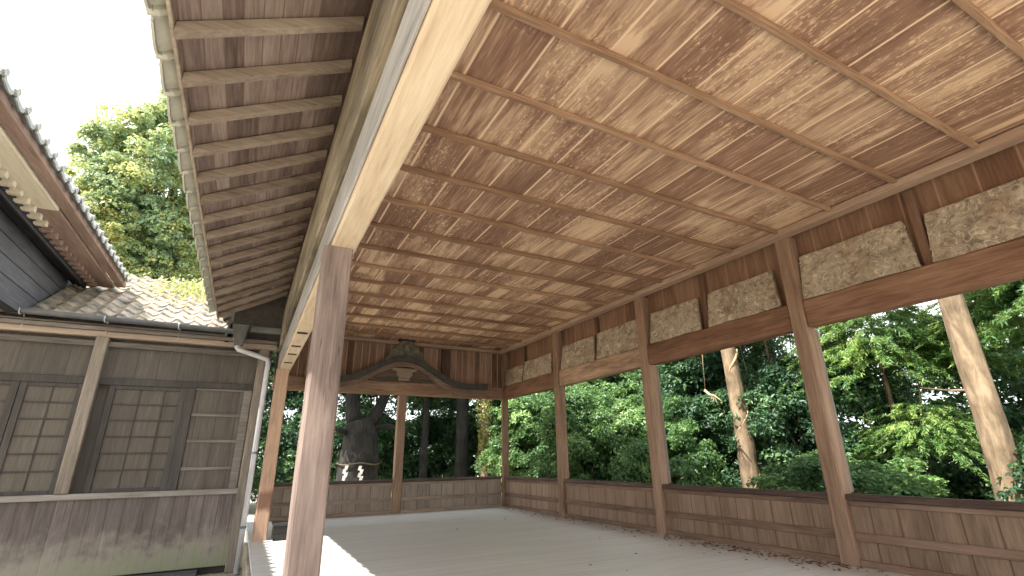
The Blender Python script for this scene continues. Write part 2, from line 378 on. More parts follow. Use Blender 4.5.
# low plank walls
def parapet(axis, a, b, face, label, mats):
    """axis Y: runs along Y with its inner face at x=face; axis X: along X, inner face at y=face"""
    def bx(s0, s1, d0, d1, z0, z1, bev=.005):
        return box(NB(), face+d0, face+d1, s0, s1, z0, z1, bev) if axis == 'Y' else box(NB(), s0, s1, face+d0, face+d1, z0, z1, bev)
    loc = (face+.05, (a+b)/2, FZ) if axis == 'Y' else ((a+b)/2, face+.05, FZ)
    e = tag(empty('plank_parapet', loc), label, 'low wall', 'low plank walls around the hall')
    bd, rl, md = mats
    obj('boarding', bx(a, b, .055, .085, FZ+.001, RT-.06, 0), bd, e)
    tag(obj('handrail', bx(a, b, .0, .15, RT-.075, RT, .012), rl, e), 'dark handrail')
    obj('top_strip', bx(a, b, .03, .054, RT-.135, RT-.077), md, e)
    obj('middle_rail', bx(a, b, .02, .054, -.975, -.885), md, e)
    obj('base_rail', bx(a, b, .0, .054, FZ+.001, FZ+.075), md, e)
    return e
my = (M['dado'], M['rail'], M['midr']); mx = (M['dadox'], M['railx'], M['midrx'])
parapet('Y', .5, YP[1]-.107, XR+.03, 'low plank wall at the far right, in front of the thick cedar trunk', my)
parapet('Y', YP[1]+.107, YP[2]-.107, XR+.03, 'low plank wall below the vine wrapped trunk', my)
parapet('Y', YP[2]+.107, YP[3]-.107, XR+.03, 'low plank wall below the dense broad leaves, between middle and third post', my)
parapet('Y', YP[3]+.107, YP[4]-.107, XR+.03, 'short looking low plank wall running into the right rear corner', my)
parapet('X', 3.72, 6.54, 13.12, 'low end wall of planks between the centre post and the corner post', mx)
parapet('X', .45, 3.47, 13.12, 'low end wall of planks left of the centre post', mx)

# carved plaques leaning on the right beam
def plaque(ya, yb, h, label, seed, cut=0.0):
    rng = np.random.RandomState(seed); w = yb-ya; nu, nv = max(40, int(w*60)), 32
    xs = np.linspace(0, 1, nu+1); zs = np.linspace(0, 1, nv+1)
    bumps = [(rng.rand(), rng.rand(), rng.uniform(.02, .07), rng.uniform(.2, 1)) for _ in range(150)]
    sw = [(rng.rand(), rng.rand(), rng.uniform(.08, .2), rng.uniform(0, 6.28), rng.uniform(18, 34)) for _ in range(9)]
    bm = NB(); front = []; 
    e1 = rng.uniform(-.008, .008, nv+1); e2 = rng.uniform(-.008, .008, nv+1)
    for j, v in enumerate(zs):
        row = []
        for i, u in enumerate(xs):
            d = 0
            for (bu, bv, r, hh) in bumps:
                q = ((u-bu)*w)**2+((v-bv)*h)**2
                if q < r*r*2: d += hh*.012*math.exp(-q/(r*r)*1.6)
            for (bu, bv, r, ph, fr) in sw:
                du, dv = (u-bu)*w, (v-bv)*h; q = math.hypot(du, dv)
                if q < r: d += .007*math.sin(q*fr*3+ph+math.atan2(dv, du))*(1-q/r)
            y = ya+u*w
            if i == 0: y += e1[j]
            if i == nu: y += e2[j]
            y += v*w*(.055*(1-u)-.012*u)
            row.append(bm.verts.new((-min(d, .04), y, v*h + .006*math.sin(u*9+seed))))
        front.append(row)
    for j in range(nv):
        for i in range(nu): bm.faces.new((front[j][i], front[j][i+1], front[j+1][i+1], front[j+1][i]))
    rim = [front[0][i] for i in range(nu+1)]+[front[j][nu] for j in range(1, nv+1)]+[front[nv][i] for i in range(nu-1, -1, -1)]+[front[j][0] for j in range(nv-1, 0, -1)]
    back = [bm.verts.new((.045, v.co.y, v.co.z)) for v in rim]
    n = len(rim)
    for i in range(n): bm.faces.new((rim[i], rim[(i+1) % n], back[(i+1) % n], back[i]))
    bm.faces.new(back)
    tilt = math.atan2(.075, h)
    bm.transform(Matrix.Translation((XR+.05, 0, ZB1+.008)) @ Matrix.Rotation(tilt, 4, 'Y'))
    return tag(obj('carved_plaque', bm, M['plaque'], smooth=False), label, 'plaque', 'carved plaques leaning in a row on the right beam')
plaque(.55, 2.30, .62, 'largest weathered carved plaque, cut by the right edge of the photo', 3)
plaque(2.43, 3.82, .645, 'wide weathered carved plaque right of the nearest right post', 5)
plaque(4.17, 5.47, .60, 'carved plaque just left of the nearest right post', 8)
plaque(5.64, 6.86, .60, 'carved plaque just right of the middle right post', 11)
plaque(7.18, 8.55, .60, 'carved plaque just left of the middle right post', 13)
plaque(8.63, 9.98, .58, 'carved plaque just right of the third right post', 17)
plaque(10.42, 11.90, .53, 'dim carved plaque just left of the third right post', 19)
plaque(11.95, 13.02, .48, 'smallest dim carved plaque in the right rear corner', 23)

# curved gable on the end wall
ga = tag(empty('curved_gable', (3.53, 13.0, 1.95)), 'curved carved gable with grey crest mounted on the end wall above the centre post', 'gable')
half = [(0, 2.64), (.28, 2.60), (.55, 2.48), (.8, 2.34), (1.05, 2.19), (1.3, 2.08), (1.6, 2.0), (1.95, 1.985), (2.4, 2.0)]
def smooth_curve(pts, n=6):
    out = []
    for i in range(len(pts)-1):
        p0 = pts[max(i-1, 0)]; p1 = pts[i]; p2 = pts[i+1]; p3 = pts[min(i+2, len(pts)-1)]
        for k in range(n):
            t = k/n
            out.append(tuple(.5*((2*p1[a])+(-p0[a]+p2[a])*t+(2*p0[a]-5*p1[a]+4*p2[a]-p3[a])*t*t+(-p0[a]+3*p1[a]-3*p2[a]+p3[a])*t**3) for a in (0, 1)))
    return out+[pts[-1]]
cv = smooth_curve(half); full = [(3.53-x, z) for x, z in cv[::-1]]+[(3.53+x, z) for x, z in cv[1:]]
def band(curve, top, bot, y0, y1):
    return prism(NB(), [(x, z+top) for x, z in curve]+[(x, z+bot) for x, z in curve[::-1]], 'Y', y0, y1)
obj('roof_edge', band(full, .01, -.15, 12.74, 13.15), M['archroof'], ga)
obj('bargeboard', band(full, -.152, -.28, 12.84, 13.0), M['arch'], ga)
inner = [p for p in full if abs(p[0]-3.53) < .98 and p[1]-.272 > 1.995]
obj('gable_panel', prism(NB(), [(x, z-.272) for x, z in inner]+[(inner[-1][0], 1.99), (inner[0][0], 1.99)], 'Y', 12.93, 13.06), M['archpanel'], ga)
obj('cross_rail', box(NB(), 2.75, 4.31, 12.90, 12.928, 2.0, 2.05, .006), M['archroof'], ga)
# bearing block, stepped
bk = prism(NB(), [(3.40, 1.985), (3.66, 1.985), (3.68, 2.07), (3.74, 2.12), (3.74, 2.22), (3.84, 2.24), (3.90, 2.30), (3.80, 2.31), (3.53, 2.30), (3.26, 2.31), (3.16, 2.30), (3.22, 2.24), (3.32, 2.22), (3.32, 2.12), (3.38, 2.07)], 'Y', 12.80, 12.93, .006)
obj('bearing_block', bk, wood('bearing block wood', c3((104,90,76)), c3((142,126,108)), c3((168,152,134)), 'X', sat=1), ga)
# crest: ridge-end ornament with scrolls
cr = NB()
prof = [(-.62, 2.50), (-.52, 2.63), (-.42, 2.70), (-.40, 2.80), (-.30, 2.86), (-.27, 2.96), (-.17, 3.0), (-.15, 3.07), (0, 3.09), (.15, 3.07), (.17, 3.0), (.27, 2.96), (.30, 2.86), (.40, 2.80), (.42, 2.70), (.52, 2.63), (.62, 2.50), (.3, 2.58), (0, 2.62), (-.3, 2.58)]
prism(cr, [(3.56+x*.95, z) for x, z in prof], 'Y', 12.86, 12.99, .012)
crest = obj('crest', cr, M['finial'], ga)
for s in (-1, 1):
    for (cx, cz, r) in ((.36, 2.68, .1), (.19, 2.86, .085)):
        bm = NB(); pts = [(3.56+s*(cx+r*(1-k/26)*math.cos(k*.5)), 12.85, cz+r*(1-k/26)*math.sin(k*.5)) for k in range(24)]
        tube(bm, pts, .022, 6); obj('scroll', bm, M['finial'], crest, smooth=True)
bm = NB(); tube(bm, [(3.56, 12.86, 2.72), (3.56, 12.82, 2.80), (3.56, 12.82, 2.92), (3.56, 12.86, 3.0)], [.05, .1, .1, .04], 8); obj('boss', bm, M['finial'], crest, smooth=True)
tag(obj('crest_cap', box(NB(), 3.34, 3.80, 12.83, 13.0, 3.06, 3.11, .01), M['black'], ga), 'dark cap above the crest')

# dark low box beside the far post, fallen leaves
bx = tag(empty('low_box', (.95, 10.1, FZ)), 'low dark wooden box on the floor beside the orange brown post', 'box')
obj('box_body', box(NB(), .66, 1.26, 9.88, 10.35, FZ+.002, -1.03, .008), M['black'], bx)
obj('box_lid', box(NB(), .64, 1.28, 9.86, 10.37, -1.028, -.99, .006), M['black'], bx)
def flat_leaves(pts, size, seed):
    r = np.random.RandomState(seed); vs, fs = [], []
    for i, p in enumerate(pts):
        a = r.uniform(0, 6.28); s = size*r.uniform(.6, 1.3); c, d = math.cos(a)*s, math.sin(a)*s
        z = p[2]+.004
        vs += [(p[0]-c, p[1]-d, z), (p[0]-d*.4, p[1]+c*.4, z+.012), (p[0]+c, p[1]+d, z+.004), (p[0]+d*.4, p[1]-c*.4, z+.012)]; fs += [(4*i, 4*i+1, 4*i+2, 4*i+3)]
    me = bpy.data.meshes.new('leaves'); me.from_pydata(vs, [], fs); return me
r = np.random.RandomState(4)
pts = [(XR-abs(r.normal(0, .22))-.02, r.uniform(3.6, 12.8) if r.rand() < .5 else r.normal(5.2, 1.0), FZ) for _ in range(520)]+[(r.uniform(3.5, 6.4), r.uniform(4, 12.5), FZ) for _ in range(22)]
o = obj_me('dry_leaf_litter', flat_leaves(pts, .028, 2), M['dry']); o['kind'] = 'stuff'; tag(o, 'scatter of dry brown leaves along the foot of the right low wall', 'dry leaves')

# ------------------------------------------------------------------ hall eave (left overhead)
EX, EZ, SL = -.70, 2.37, .55           # rafter toes
ev = struct(tag(empty('roof_hall', (-.2, 4, 2.3)), 'underside of the hall eave with rafters, boards and tile edge'))
def slab_along(x0, z0, x1, z1, y0, y1, th):
    return hexa(NB(), [(x0, y0, z0), (x1, y0, z1), (x1, y1, z1), (x0, y1, z0), (x0, y0, z0+th), (x1, y0, z1+th), (x1, y1, z1+th), (x0, y1, z0+th)])
YEV = 9.9
obj('soffit', slab_along(EX-.02, EZ+.08, .6, EZ+.08+1.32*SL, YB, YEV, .03), M['soffit'], ev)
yy = 2.87-.448*11
while yy < YEV:
    if yy > YB: obj('rafter', slab_along(EX, EZ, .334, EZ+1.034*SL, yy-.032, yy+.032, .079), M['rafter'], ev)
    yy += .448
obj('eave_board', box(NB(), EX-.025, EX-.003, YB, YEV, EZ+.03, EZ+.15, .004), M['rafter'], ev)
# upper roof: runs to the ridge and down the far side
rf = NB()
hexa(rf, [(EX+.02, YB, EZ+.20), (3.5, YB, EZ+.16+4.3*SL), (3.5, 13.9, EZ+.16+4.3*SL), (EX+.02, 13.9, EZ+.20), (EX+.02, YB, EZ+.24), (3.5, YB, EZ+.22+4.3*SL), (3.5, 13.9, EZ+.22+4.3*SL), (EX+.02, 13.9, EZ+.24)])
hexa(rf, [(3.5, YB, EZ+.16+4.3*SL), (7.9, YB, EZ+.16), (7.9, 13.9, EZ+.16), (3.5, 13.9, EZ+.16+4.3*SL), (3.5, YB, EZ+.22+4.3*SL), (7.9, YB, EZ+.22), (7.9, 13.9, EZ+.22), (3.5, 13.9, EZ+.22+4.3*SL)])
obj('roof_deck', rf, M['tile'], ev)
def pantile(w=.3, L=.34, lift=0, drop=.05, n=10):
    """one eave tile, wave across Y, sloping up along +X, with a turned-down front lip"""
    bm = NB(); rows = []
    for x, dz in ((0, -drop), (0, 0), (L, L*SL)):
        rows.append([(x, w*i/n, dz + (.018*math.cos(2*math.pi*i/n*1.0) + (.03 if i >= n-2 else 0))*(1 if x else (1 if dz == 0 else 1))) for i in range(n+1)])
    T = [[bm.verts.new(p) for p in r_] for r_ in rows]
    U = [[bm.verts.new((p[0]+(.016 if k < 2 else 0), p[1], p[2]-(.018 if k else 0))) for p in r_] for k, r_ in enumerate(rows)]
    for A in (T, U):
        for k in range(2):
            for i in range(n): bm.faces.new((A[k][i], A[k][i+1], A[k+1][i+1], A[k+1][i]))
    for i in range(n): bm.faces.new((T[0][i], U[0][i], U[0][i+1], T[0][i+1])); bm.faces.new((T[2][i], T[2][i+1], U[2][i+1], U[2][i]))
    for k in range(2):
        for i in (0, n): bm.faces.new((T[k][i], T[k+1][i], U[k+1][i], U[k][i]))
    return bm
def roof_tiles(parent, x, z, y0, y1, w, mat, flip=False):
    bm = pantile(w*.985)
    tube(bm, [(-.02, w-.035, .025), (.03, w-.035, .03), (.3, w-.035, .03+.3*SL)], .042, 8)
    if flip: bm.transform(Matrix.Scale(-1, 4, (1, 0, 0)))
    first = None; y = y0
    while y < y1:
        if first is None:
            bm.transform(Matrix.Translation((x, y, z))); first = obj('eave_tile', bm, mat, parent, origin=(x, y, z), smooth=False)
        else:
            c = first.copy(); COL.objects.link(c); c.parent = parent; c.location = V((x, y, z))-WP[parent]; WP[c] = V((x, y, z))
        y += w
roof_tiles(ev, EX-.155, EZ+.165, YB, YEV-.1, .383, M['tileU'])

# ------------------------------------------------------------------ main shrine roof at the left
LX, LZ = -2.42, 3.40
lr = tag(empty('shrine_roof', (-4.2, 6, GZ)), 'tiled roof eave of the darker building at the left, over a shaded wall', 'roof')
LY0, LY1 = .4, 11.55
obj('roof_deck', slab_along(LX-.06, LZ-.02, LX-7, LZ+3.4, LY0, LY1, .06), M['tile'], lr)
roof_tiles(lr, LX, LZ-.02, LY0, LY1-.2, .29, M['tile'], True)
obj('fascia', box(NB(), LX-.22, LX-.07, LY0, LY1, LZ-.13, LZ-.035, .006), M['brownfascia'], lr)
tag(obj('pale_fascia_board', box(NB(), LX-.52, LX-.24, LY0, 8.05, LZ-.16, LZ-.10, .006), M['newwood'], lr), 'newer pale board in the fascia')
obj('fascia_board', box(NB(), LX-.52, LX-.24, 8.055, LY1, LZ-.16, LZ-.10, .006), M['brownfascia'], lr)
y = LY0+.1; first = None
while y < LY1-.05:
    tl = hexa(NB(), [(LX-.60, y-.04, LZ-.235), (LX-.46, y-.04, LZ-.235), (LX-.46, y+.04, LZ-.235), (LX-.60, y+.04, LZ-.235), (LX-.60, y-.04, LZ-.162), (LX-.46, y-.04, LZ-.162), (LX-.46, y+.04, LZ-.162), (LX-.60, y+.04, LZ-.162)], .004)
    obj('rafter_tail', tl, M['newwood'] if y < 8.7 else M['brownfascia'], lr)
    y += .235
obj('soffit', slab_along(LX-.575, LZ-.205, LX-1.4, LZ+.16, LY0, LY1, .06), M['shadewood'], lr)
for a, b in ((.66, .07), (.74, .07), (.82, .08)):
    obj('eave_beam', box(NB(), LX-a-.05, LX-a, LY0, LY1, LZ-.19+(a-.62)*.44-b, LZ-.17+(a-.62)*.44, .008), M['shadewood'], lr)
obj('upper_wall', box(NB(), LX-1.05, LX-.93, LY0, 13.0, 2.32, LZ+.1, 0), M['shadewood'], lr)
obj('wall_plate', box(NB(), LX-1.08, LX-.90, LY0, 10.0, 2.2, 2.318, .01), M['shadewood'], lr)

# ------------------------------------------------------------------ corridor building facing the viewer
YW = 10.1
cb = tag(empty('corridor_building', (-2.2, YW+1.5, GZ)), 'low weathered plank building at the left, with lattice doors and old tiled roof', 'building')
obj('plank_skirt', box(NB(), -4.4, .16, YW, YW+.05, -1.57, -.50, 0), M['skirt'], cb)
tag(obj('sill_rail', box(NB(), -4.4, .16, YW-.05, YW+.12, -.50, -.415, .01), wood('pale sill wood', c3((108,97,86)), c3((142,131,119)), c3((168,158,145)), 'X'), cb), 'pale sill rail')
obj('wall_backing', box(NB(), -4.4, .25, YW+.13, YW+.18, -.5, 2.2, 0), M['greyboard'], cb)
obj('header_boards', box(NB(), -4.4, .25, YW+.07, YW+.11, 1.34, 1.92, 0), M['greyboard'], cb)
obj('lintel', box(NB(), -4.4, .25, YW+.03, YW+.125, 1.22, 1.335, .006), M['greydark'], cb)
obj('upper_rail', box(NB(), -4.4, .25, YW+.0, YW+.1, 1.83, 1.92, .008), M['greyw'], cb)
tag(obj('eave_plate', box(NB(), -4.4, .3, YW-.06, YW+.12, 1.98, 2.07, .008), wood('tan eave wood', c3((120,98,80)), c3((164,138,116)), c3((188,164,140)), 'X'), cb), 'tan plate under the gutter')
obj('eave_soffit', box(NB(), -4.4, .3, YW-.14, YW+.16, 2.072, 2.13, .004), M['greyw'], cb)
obj('pillar', box(NB(), -2.375, -2.205, YW-.07, YW+.1, -.414, 1.985, .012), M['greyz'], cb)
obj('pillar', box(NB(), .02, .19, YW-.06, YW+.1, GZ, 1.985, .012), M['greyz'], cb)
obj('wall_post', box(NB(), -1.0, -.86, YW+.02, YW+.13, -.414, 1.22, .006), M['greydark'], cb)
obj('wall_post', box(NB(), -.12, .01, YW+.02, YW+.13, -.414, 1.22, .006), M['greyw'], cb)
pb = obj('battened_panel', box(NB(), -.858, -.122, YW+.06, YW+.1, -.414, 1.22, 0), M['greyboard'], cb)
for z in (1.19, .755, .325, -.115): obj('batten', box(NB(), -.858, -.122, YW+.03, YW+.06, z, z+.05, .004), M['greyw'], pb)
def lattice_door(x0, x1, rows, cols):
    st = .085
    d = obj('lattice_door', box(NB(), x0+st, x1-st, YW+.075, YW+.09, -.38, 1.2, 0), M['doorboard'], cb)
    for (a, b, e, f) in ((x0, x0+st, -.414, 1.219), (x1-st, x1, -.414, 1.219)): obj('stile', box(NB(), a, b, YW+.045, YW+.105, e, f, .004), M['greydark'], d)
    for (e, f) in ((-.414, -.36), (1.16, 1.219)): obj('door_rail', box(NB(), x0+st+.001, x1-st-.001, YW+.048, YW+.1, e, f, .004), M['greydark'], d)
    bm = NB()
    for z in rows: box(bm, x0+st+.001, x1-st-.001, YW+.055, YW+.074, z-.011, z+.011, .003)
    for x in cols: box(bm, x-.009, x+.009, YW+.062, YW+.0745, -.359, 1.159, .003)
    obj('lattice', bm, M['greydark'], d)
    return d
RW = (.92, .67, .415, .16, -.09)
lattice_door(-3.15, -2.38, RW, (-2.76,))
lattice_door(-2.06, -1.001, RW, (-1.64, -1.30))
lattice_door(-4.1, -3.16, RW, (-3.6,))
# tiled roof: wavy stepped courses in one mesh
RS = .60
def wavy_roof(x0, x1, y0, y1, z0, slope, w=.27, course=.26):
    nx = int((x1-x0)/w*8); ny = int((y1-y0)/course); bm = NB(); prev_row = None
    for c in range(ny):
        for e in (0, 1):
            yv = y0+(c+e)*course; zz = z0+(yv-y0)*slope + (.035 if e == 0 else .0)
            row = []
            for i in range(nx+1):
                x = x0+(x1-x0)*i/nx; ph = (x/w) % 1.0
                row.append(bm.verts.new((x, yv + random.uniform(-.006, .006), zz + .028*math.cos(2*math.pi*ph) + (.02 if ph > .8 else 0))))
            if prev_row:
                for i in range(nx): bm.faces.new((prev_row[i], prev_row[i+1], row[i+1], row[i]))
            prev_row = row
    return bm
bm = wavy_roof(-6.0, -.56, YW-.18, 13.0, 2.2, RS); cr_ = obj('tile_roof', bm, M['tileOld'], cb)
obj('roof_boarding', slab_along(0, 0, 1, 0, 0, 1, .01) if False else hexa(NB(), [(-6, YW-.14, 2.14), (-.58, YW-.14, 2.14), (-.58, 13.0, 2.14+2.96*RS), (-6, 13.0, 2.14+2.96*RS), (-6, YW-.14, 2.165), (-.58, YW-.14, 2.165), (-.58, 13.0, 2.165+2.96*RS), (-6, 13.0, 2.165+2.96*RS)]), M['greyw'], cb)
# valley gable closing the roof end under the hall eave
obj('valley_board', prism(NB(), [(YW-.1, 2.05), (13.0, 2.05), (13.0, 3.8), (YW+.2, 2.2)], 'X', -.56, -.50), M['black'], cb)
obj('valley_panel', box(NB(), -.49, .38, YW+.13, YW+.2, 2.08, 3.1, 0), M['darkwood'], cb)
# dark stone step under the skirt
tag(obj('stone_slab', hexa(NB(), [(-1.25, YW-.32, GZ), (-.36, YW-.32, GZ), (-.36, YW-.02, GZ), (-1.25, YW-.02, GZ), (-1.25, YW-.32, GZ+.09), (-.36, YW-.32, GZ+.09), (-.36, YW-.02, GZ+.09), (-1.25, YW-.02, GZ+.09)], .008), M['slab']), 'dark flat stone lying at the foot of the weathered skirt boards', 'stone')
obj('gap_shade_fill', box(NB(), -4.4, .2, YW+.06, YW+.4, GZ, -1.575, 0), M['black'], cb)  # black fill, its colour stands in for shade in the gap beneath the skirt

# ------------------------------------------------------------------ gutter and downpipe
gt = tag(empty('rain_gutter', (-2, YW-.22, 2.2)), 'grey rain gutter with hanging brackets and pale downpipe along the corridor eave', 'gutter')
bm = NB(); n = 10; ra = .075
A = []; xs = (-6.0, -.24)
for x in xs:
    zc = 2.30-.012*(x+6)/6*5
    A.append([bm.verts.new((x, YW-.26+ra*math.cos(math.pi+math.pi*k/n), zc+ra*math.sin(math.pi+math.pi*k/n))) for k in range(n+1)]+[bm.verts.new((x, YW-.26+(ra-.008)*math.cos(2*math.pi-math.pi*k/n), zc+(ra-.008)*math.sin(2*math.pi-math.pi*k/n))) for k in range(n+1)])
for k in range(2*n+2): bm.faces.new((A[0][k], A[0][(k+1) % (2*n+2)], A[1][(k+1) % (2*n+2)], A[1][k]))
for a in A: bm.faces.new(a)
obj('trough', bm, M['gutter'], gt)
for x in (-3.31, -2.27, -1.26, -4.35):
    bm = NB(); zc = 2.30-.012*(x+6)/6*5
    tube(bm, [(x, YW-.26+(ra+.008)*math.cos(math.pi+math.pi*k/8), zc+(ra+.008)*math.sin(math.pi+math.pi*k/8)) for k in range(9)]+[(x, YW-.10, zc-.06), (x, YW-.055, zc-.25)], .011, 6)
    obj('bracket', bm, M['pipe'], gt, smooth=True)
hp = NB()
hexa(hp, [(-.40, YW-.33, 1.97), (-.26, YW-.33, 1.97), (-.26, YW-.2, 1.97), (-.40, YW-.2, 1.97), (-.47, YW-.37, 2.34), (-.20, YW-.37, 2.34), (-.20, YW-.16, 2.34), (-.47, YW-.16, 2.34)], .006)
tag(obj('hopper', hp, wood('dark hopper', c3((70,68,66)), c3((98,94,90)), c3((120,116,110)), 'Z'), gt), 'dark rainwater hopper')
bm = NB(); tube(bm, [(-.34, YW-.26, 1.98), (-.34, YW-.26, 1.93), (-.32, YW-.26, 1.90), (.12, YW-.26, 1.77), (.175, YW-.26, 1.75), (.19, YW-.26, 1.70), (.19, YW-.26, GZ+.01)], .043, 14)
tag(obj('downpipe', bm, M['pipe'], gt, smooth=True), 'pale grey downpipe')
for z in (.15, -1.0):
    bm = NB(); tube(bm, [(.19, YW-.26, z-.02), (.19, YW-.26, z+.02)], .05, 14); box(bm, .18, .20, YW-.22, YW-.03, z-.012, z+.012, .002); obj('pipe_clip', bm, M['gutter'], gt)
obj('side_trough', box(NB(), -.19, .34, YW-.28, YW-.16, 2.24, 2.36, .02), plain('green grey side gutter', c3((88,92,90)), c3((120,122,116)), 5, .5, .2, 0), gt)

# ------------------------------------------------------------------ ground
gm = NB(); bmesh.ops.create_grid(gm, x_segments=40, y_segments=40, size=60)
for v in gm.verts: v.co.z = GZ - .004 + (.05*math.sin(v.co.x*.3)*math.cos(v.co.y*.27)-.05 if max(abs(v.co.x), abs(v.co.y-8)) > 22 else 0)
struct(obj('ground', gm, M['earth'], origin=(0, 0, GZ)))

# ------------------------------------------------------------------ plants
def leaf_mesh(name, centres, normals, size, rng, aspect=.5, droop=0.3, axis_bias=None):
    """many small folded leaves; numpy; two triangles each"""
    n = len(centres); C = np.asarray(centres); N = np.asarray(normals)
    N = N + rng.normal(0, .6, N.shape); N /= np.linalg.norm(N, axis=1, keepdims=True)+1e-9
    d = rng.normal(0, 1, N.shape)
    if axis_bias is not None: d = d*.35 + axis_bias
    d -= N*np.sum(d*N, 1, keepdims=True); d /= np.linalg.norm(d, axis=1, keepdims=True)+1e-9
    s = np.cross(N, d); L = size*rng.uniform(.65, 1.35, (n, 1)); W = L*aspect
    base = C-d*L*.5; tip = C+d*L*.5-N*L*droop*.4
    l = C+s*W*.5+N*W*.22; r_ = C-s*W*.5+N*W*.22
    vs = np.stack([base, l, tip, r_], 1).reshape(-1, 3)
    me = bpy.data.meshes.new(name)
    idx = np.arange(n)*4; F = np.stack([idx, idx+1, idx+2, idx, idx+2, idx+3], 1).reshape(-1)
    me.vertices.add(n*4); me.vertices.foreach_set('co', vs.reshape(-1).astype(np.float32))
    me.loops.add(n*6); me.loops.foreach_set('vertex_index', F.astype(np.int32))
    me.polygons.add(n*2); me.polygons.foreach_set('loop_start', (np.arange(n*2)*3).astype(np.int32)); me.polygons.foreach_set('loop_total', np.full(n*2, 3, np.int32))
    me.update(calc_edges=True); return me
def blob_points(rng, rad, nblob, per, rb, hollow=.55):
    """leaf positions on the shells of many small clumps spread through an ellipsoid"""
    C, N = [], []
    k = 0
    while k < nblob:
        p = rng.normal(0, 1, 3); p /= np.linalg.norm(p); q = rng.uniform(hollow, 1.0)
        c = p*q*np.array(rad)
        r0 = rb*rng.uniform(.5, 1.25)
        u = rng.normal(0, 1, (per, 3)); u /= np.linalg.norm(u, axis=1, keepdims=True)
        u[:, 2] = np.where(u[:, 2] < -.4, -u[:, 2], u[:, 2])
        sh = r0*rng.uniform(.55, 1.0, (per, 1))
        C.append(c+u*sh*np.array([1.05, 1.05, .9])); nn = u*.8+np.array([0, 0, .55])+p*.3; N.append(nn); k += 1
    return np.concatenate(C), np.concatenate(N)
RNG = np.random.RandomState(11)
def crown_broad(name, rad, nblob=60, per=130, rb=.42, size=.13, seed=1, aspect=.5):
    rg = np.random.RandomState(seed); C, N = blob_points(rg, rad, nblob, per, rb); return leaf_mesh(name, C, N, size, rg, aspect)
def crown_spray(name, rad, ntw=150, per=70, size=.13, seed=1):
    """drooping feathery sprays"""
    rg = np.random.RandomState(seed); C, N, A = [], [], []
    for _ in range(ntw):
        p = rg.normal(0, 1, 3); p /= np.linalg.norm(p); p[2] = abs(p[2])*1.0-.45
        st = p*np.array(rad)*rg.uniform(.25, .8); out = np.array([p[0], p[1], 0.0]); out /= np.linalg.norm(out)+1e-6
        L = rg.uniform(.5, 1.0)
        t = rg.uniform(0, 1, (per, 1)); side = np.cross(out, [0, 0, 1])
        w = rg.normal(0, .09, (per, 1))*(1.1-t)
        pts = st+out*L*t+side*w+np.array([0, 0, 1.0])*(.18*t-.55*t*t)*L+rg.normal(0, .02, (per, 3))
        C.append(pts); N.append(np.tile([0, 0, 1.0], (per, 1))+out*.3); A.append(np.tile(out, (per, 1))*.9+side*np.sign(w)*.5+np.array([0, 0, -.35]))
    return leaf_mesh(name, np.concatenate(C), np.concatenate(N), size, rg, .2, .5, np.concatenate(A))
MESH = {}
MESH['shrubA'] = crown_broad('crown', (1.5, 1.5, 1.35), 150, 170, .33, .10, 1); MESH['shrubB'] = crown_broad('crown', (1.6, 1.4, 1.2), 145, 170, .35, .105, 2)
MESH['treeA'] = crown_broad('crown', (2.3, 2.3, 2.2), 250, 160, .42, .125, 3); MESH['treeB'] = crown_broad('crown', (2.1, 2.4, 2.0), 235, 160, .42, .12, 4)
MESH['spray'] = crown_spray('crown', (1.7, 1.7, 2.4), 330, 85, .125, 5); MESH['sprayB'] = crown_spray('crown', (1.4, 1.4, 1.6), 220, 85, .12, 6)
MESH['far'] = crown_broad('crown', (4.2, 4.0, 5.6), 420, 170, .7, .22, 7, .6)
def crown(key, parent, loc, mat, sc=(1, 1, 1), rz=0.0):
    me = MESH[key]
    slot = key+mat.name
    if slot not in MESH:
        m2 = me.copy(); m2.materials.append(mat); MESH[slot] = m2
    o = bpy.data.objects.new('crown', MESH[slot]); COL.objects.link(o); WP[o] = V(loc)
    o.rotation_euler.z = rz; o.scale = sc
    if parent: o.parent = parent; o.location = V(loc)-WP[parent]
    else: o.location = loc
    return o
def trunk_bm(pts, rad, branches=(), n=12, rough=.03, seed=0):
    rg = random.Random(seed); bm = NB(); P, R_ = [], []
    for i in range(len(pts)-1):
        for k in range(5):
            t = k/5; P.append(V(pts[i]).lerp(V(pts[i+1]), t)+V((rg.uniform(-1, 1), rg.uniform(-1, 1), 0))*rough*.4); R_.append((rad[i]*(1-t)+rad[i+1]*t)*rg.uniform(.94, 1.06))
    P.append(V(pts[-1])); R_.append(rad[-1]); tube(bm, P, R_, n)
    for (bp, br) in branches: tube(bm, bp, br, 7)
    for v in bm.verts: v.co += V((rg.uniform(-1, 1), rg.uniform(-1, 1), 0))*rough*.25
    return bm
def plant(name, cat, label, x, y, group, mesh, mat, crowns, trunk=None, tmat='bark', tr=.05, h=None):
    e = tag(empty(name, (x, y, GZ)), label, cat, group)
    top = crowns[0][2] if h is None else h
    if trunk is None:
        trunk = trunk_bm([(x, y, GZ), (x+.05, y, GZ+(top-GZ)*.5), (x, y, top)], [tr*1.3, tr, tr*.5], [([(x, y, GZ+.5), (x+a*.5, y+b*.5, GZ+1.1), (x+a, y+b, top)], [tr*.6, tr*.45, tr*.2]) for a, b in ((.6, .3), (-.5, .5), (.1, -.7))], 8, .02, int(x*10+y))
    obj('trunk', trunk, M[tmat], e, smooth=True)
    for (cx, cy, cz, sc, rz) in crowns: crown(mesh, e, (cx, cy, cz), M[mat], sc if isinstance(sc, tuple) else (sc,)*3, rz)
    return e
SH = 'broadleaf shrubs outside the right side'
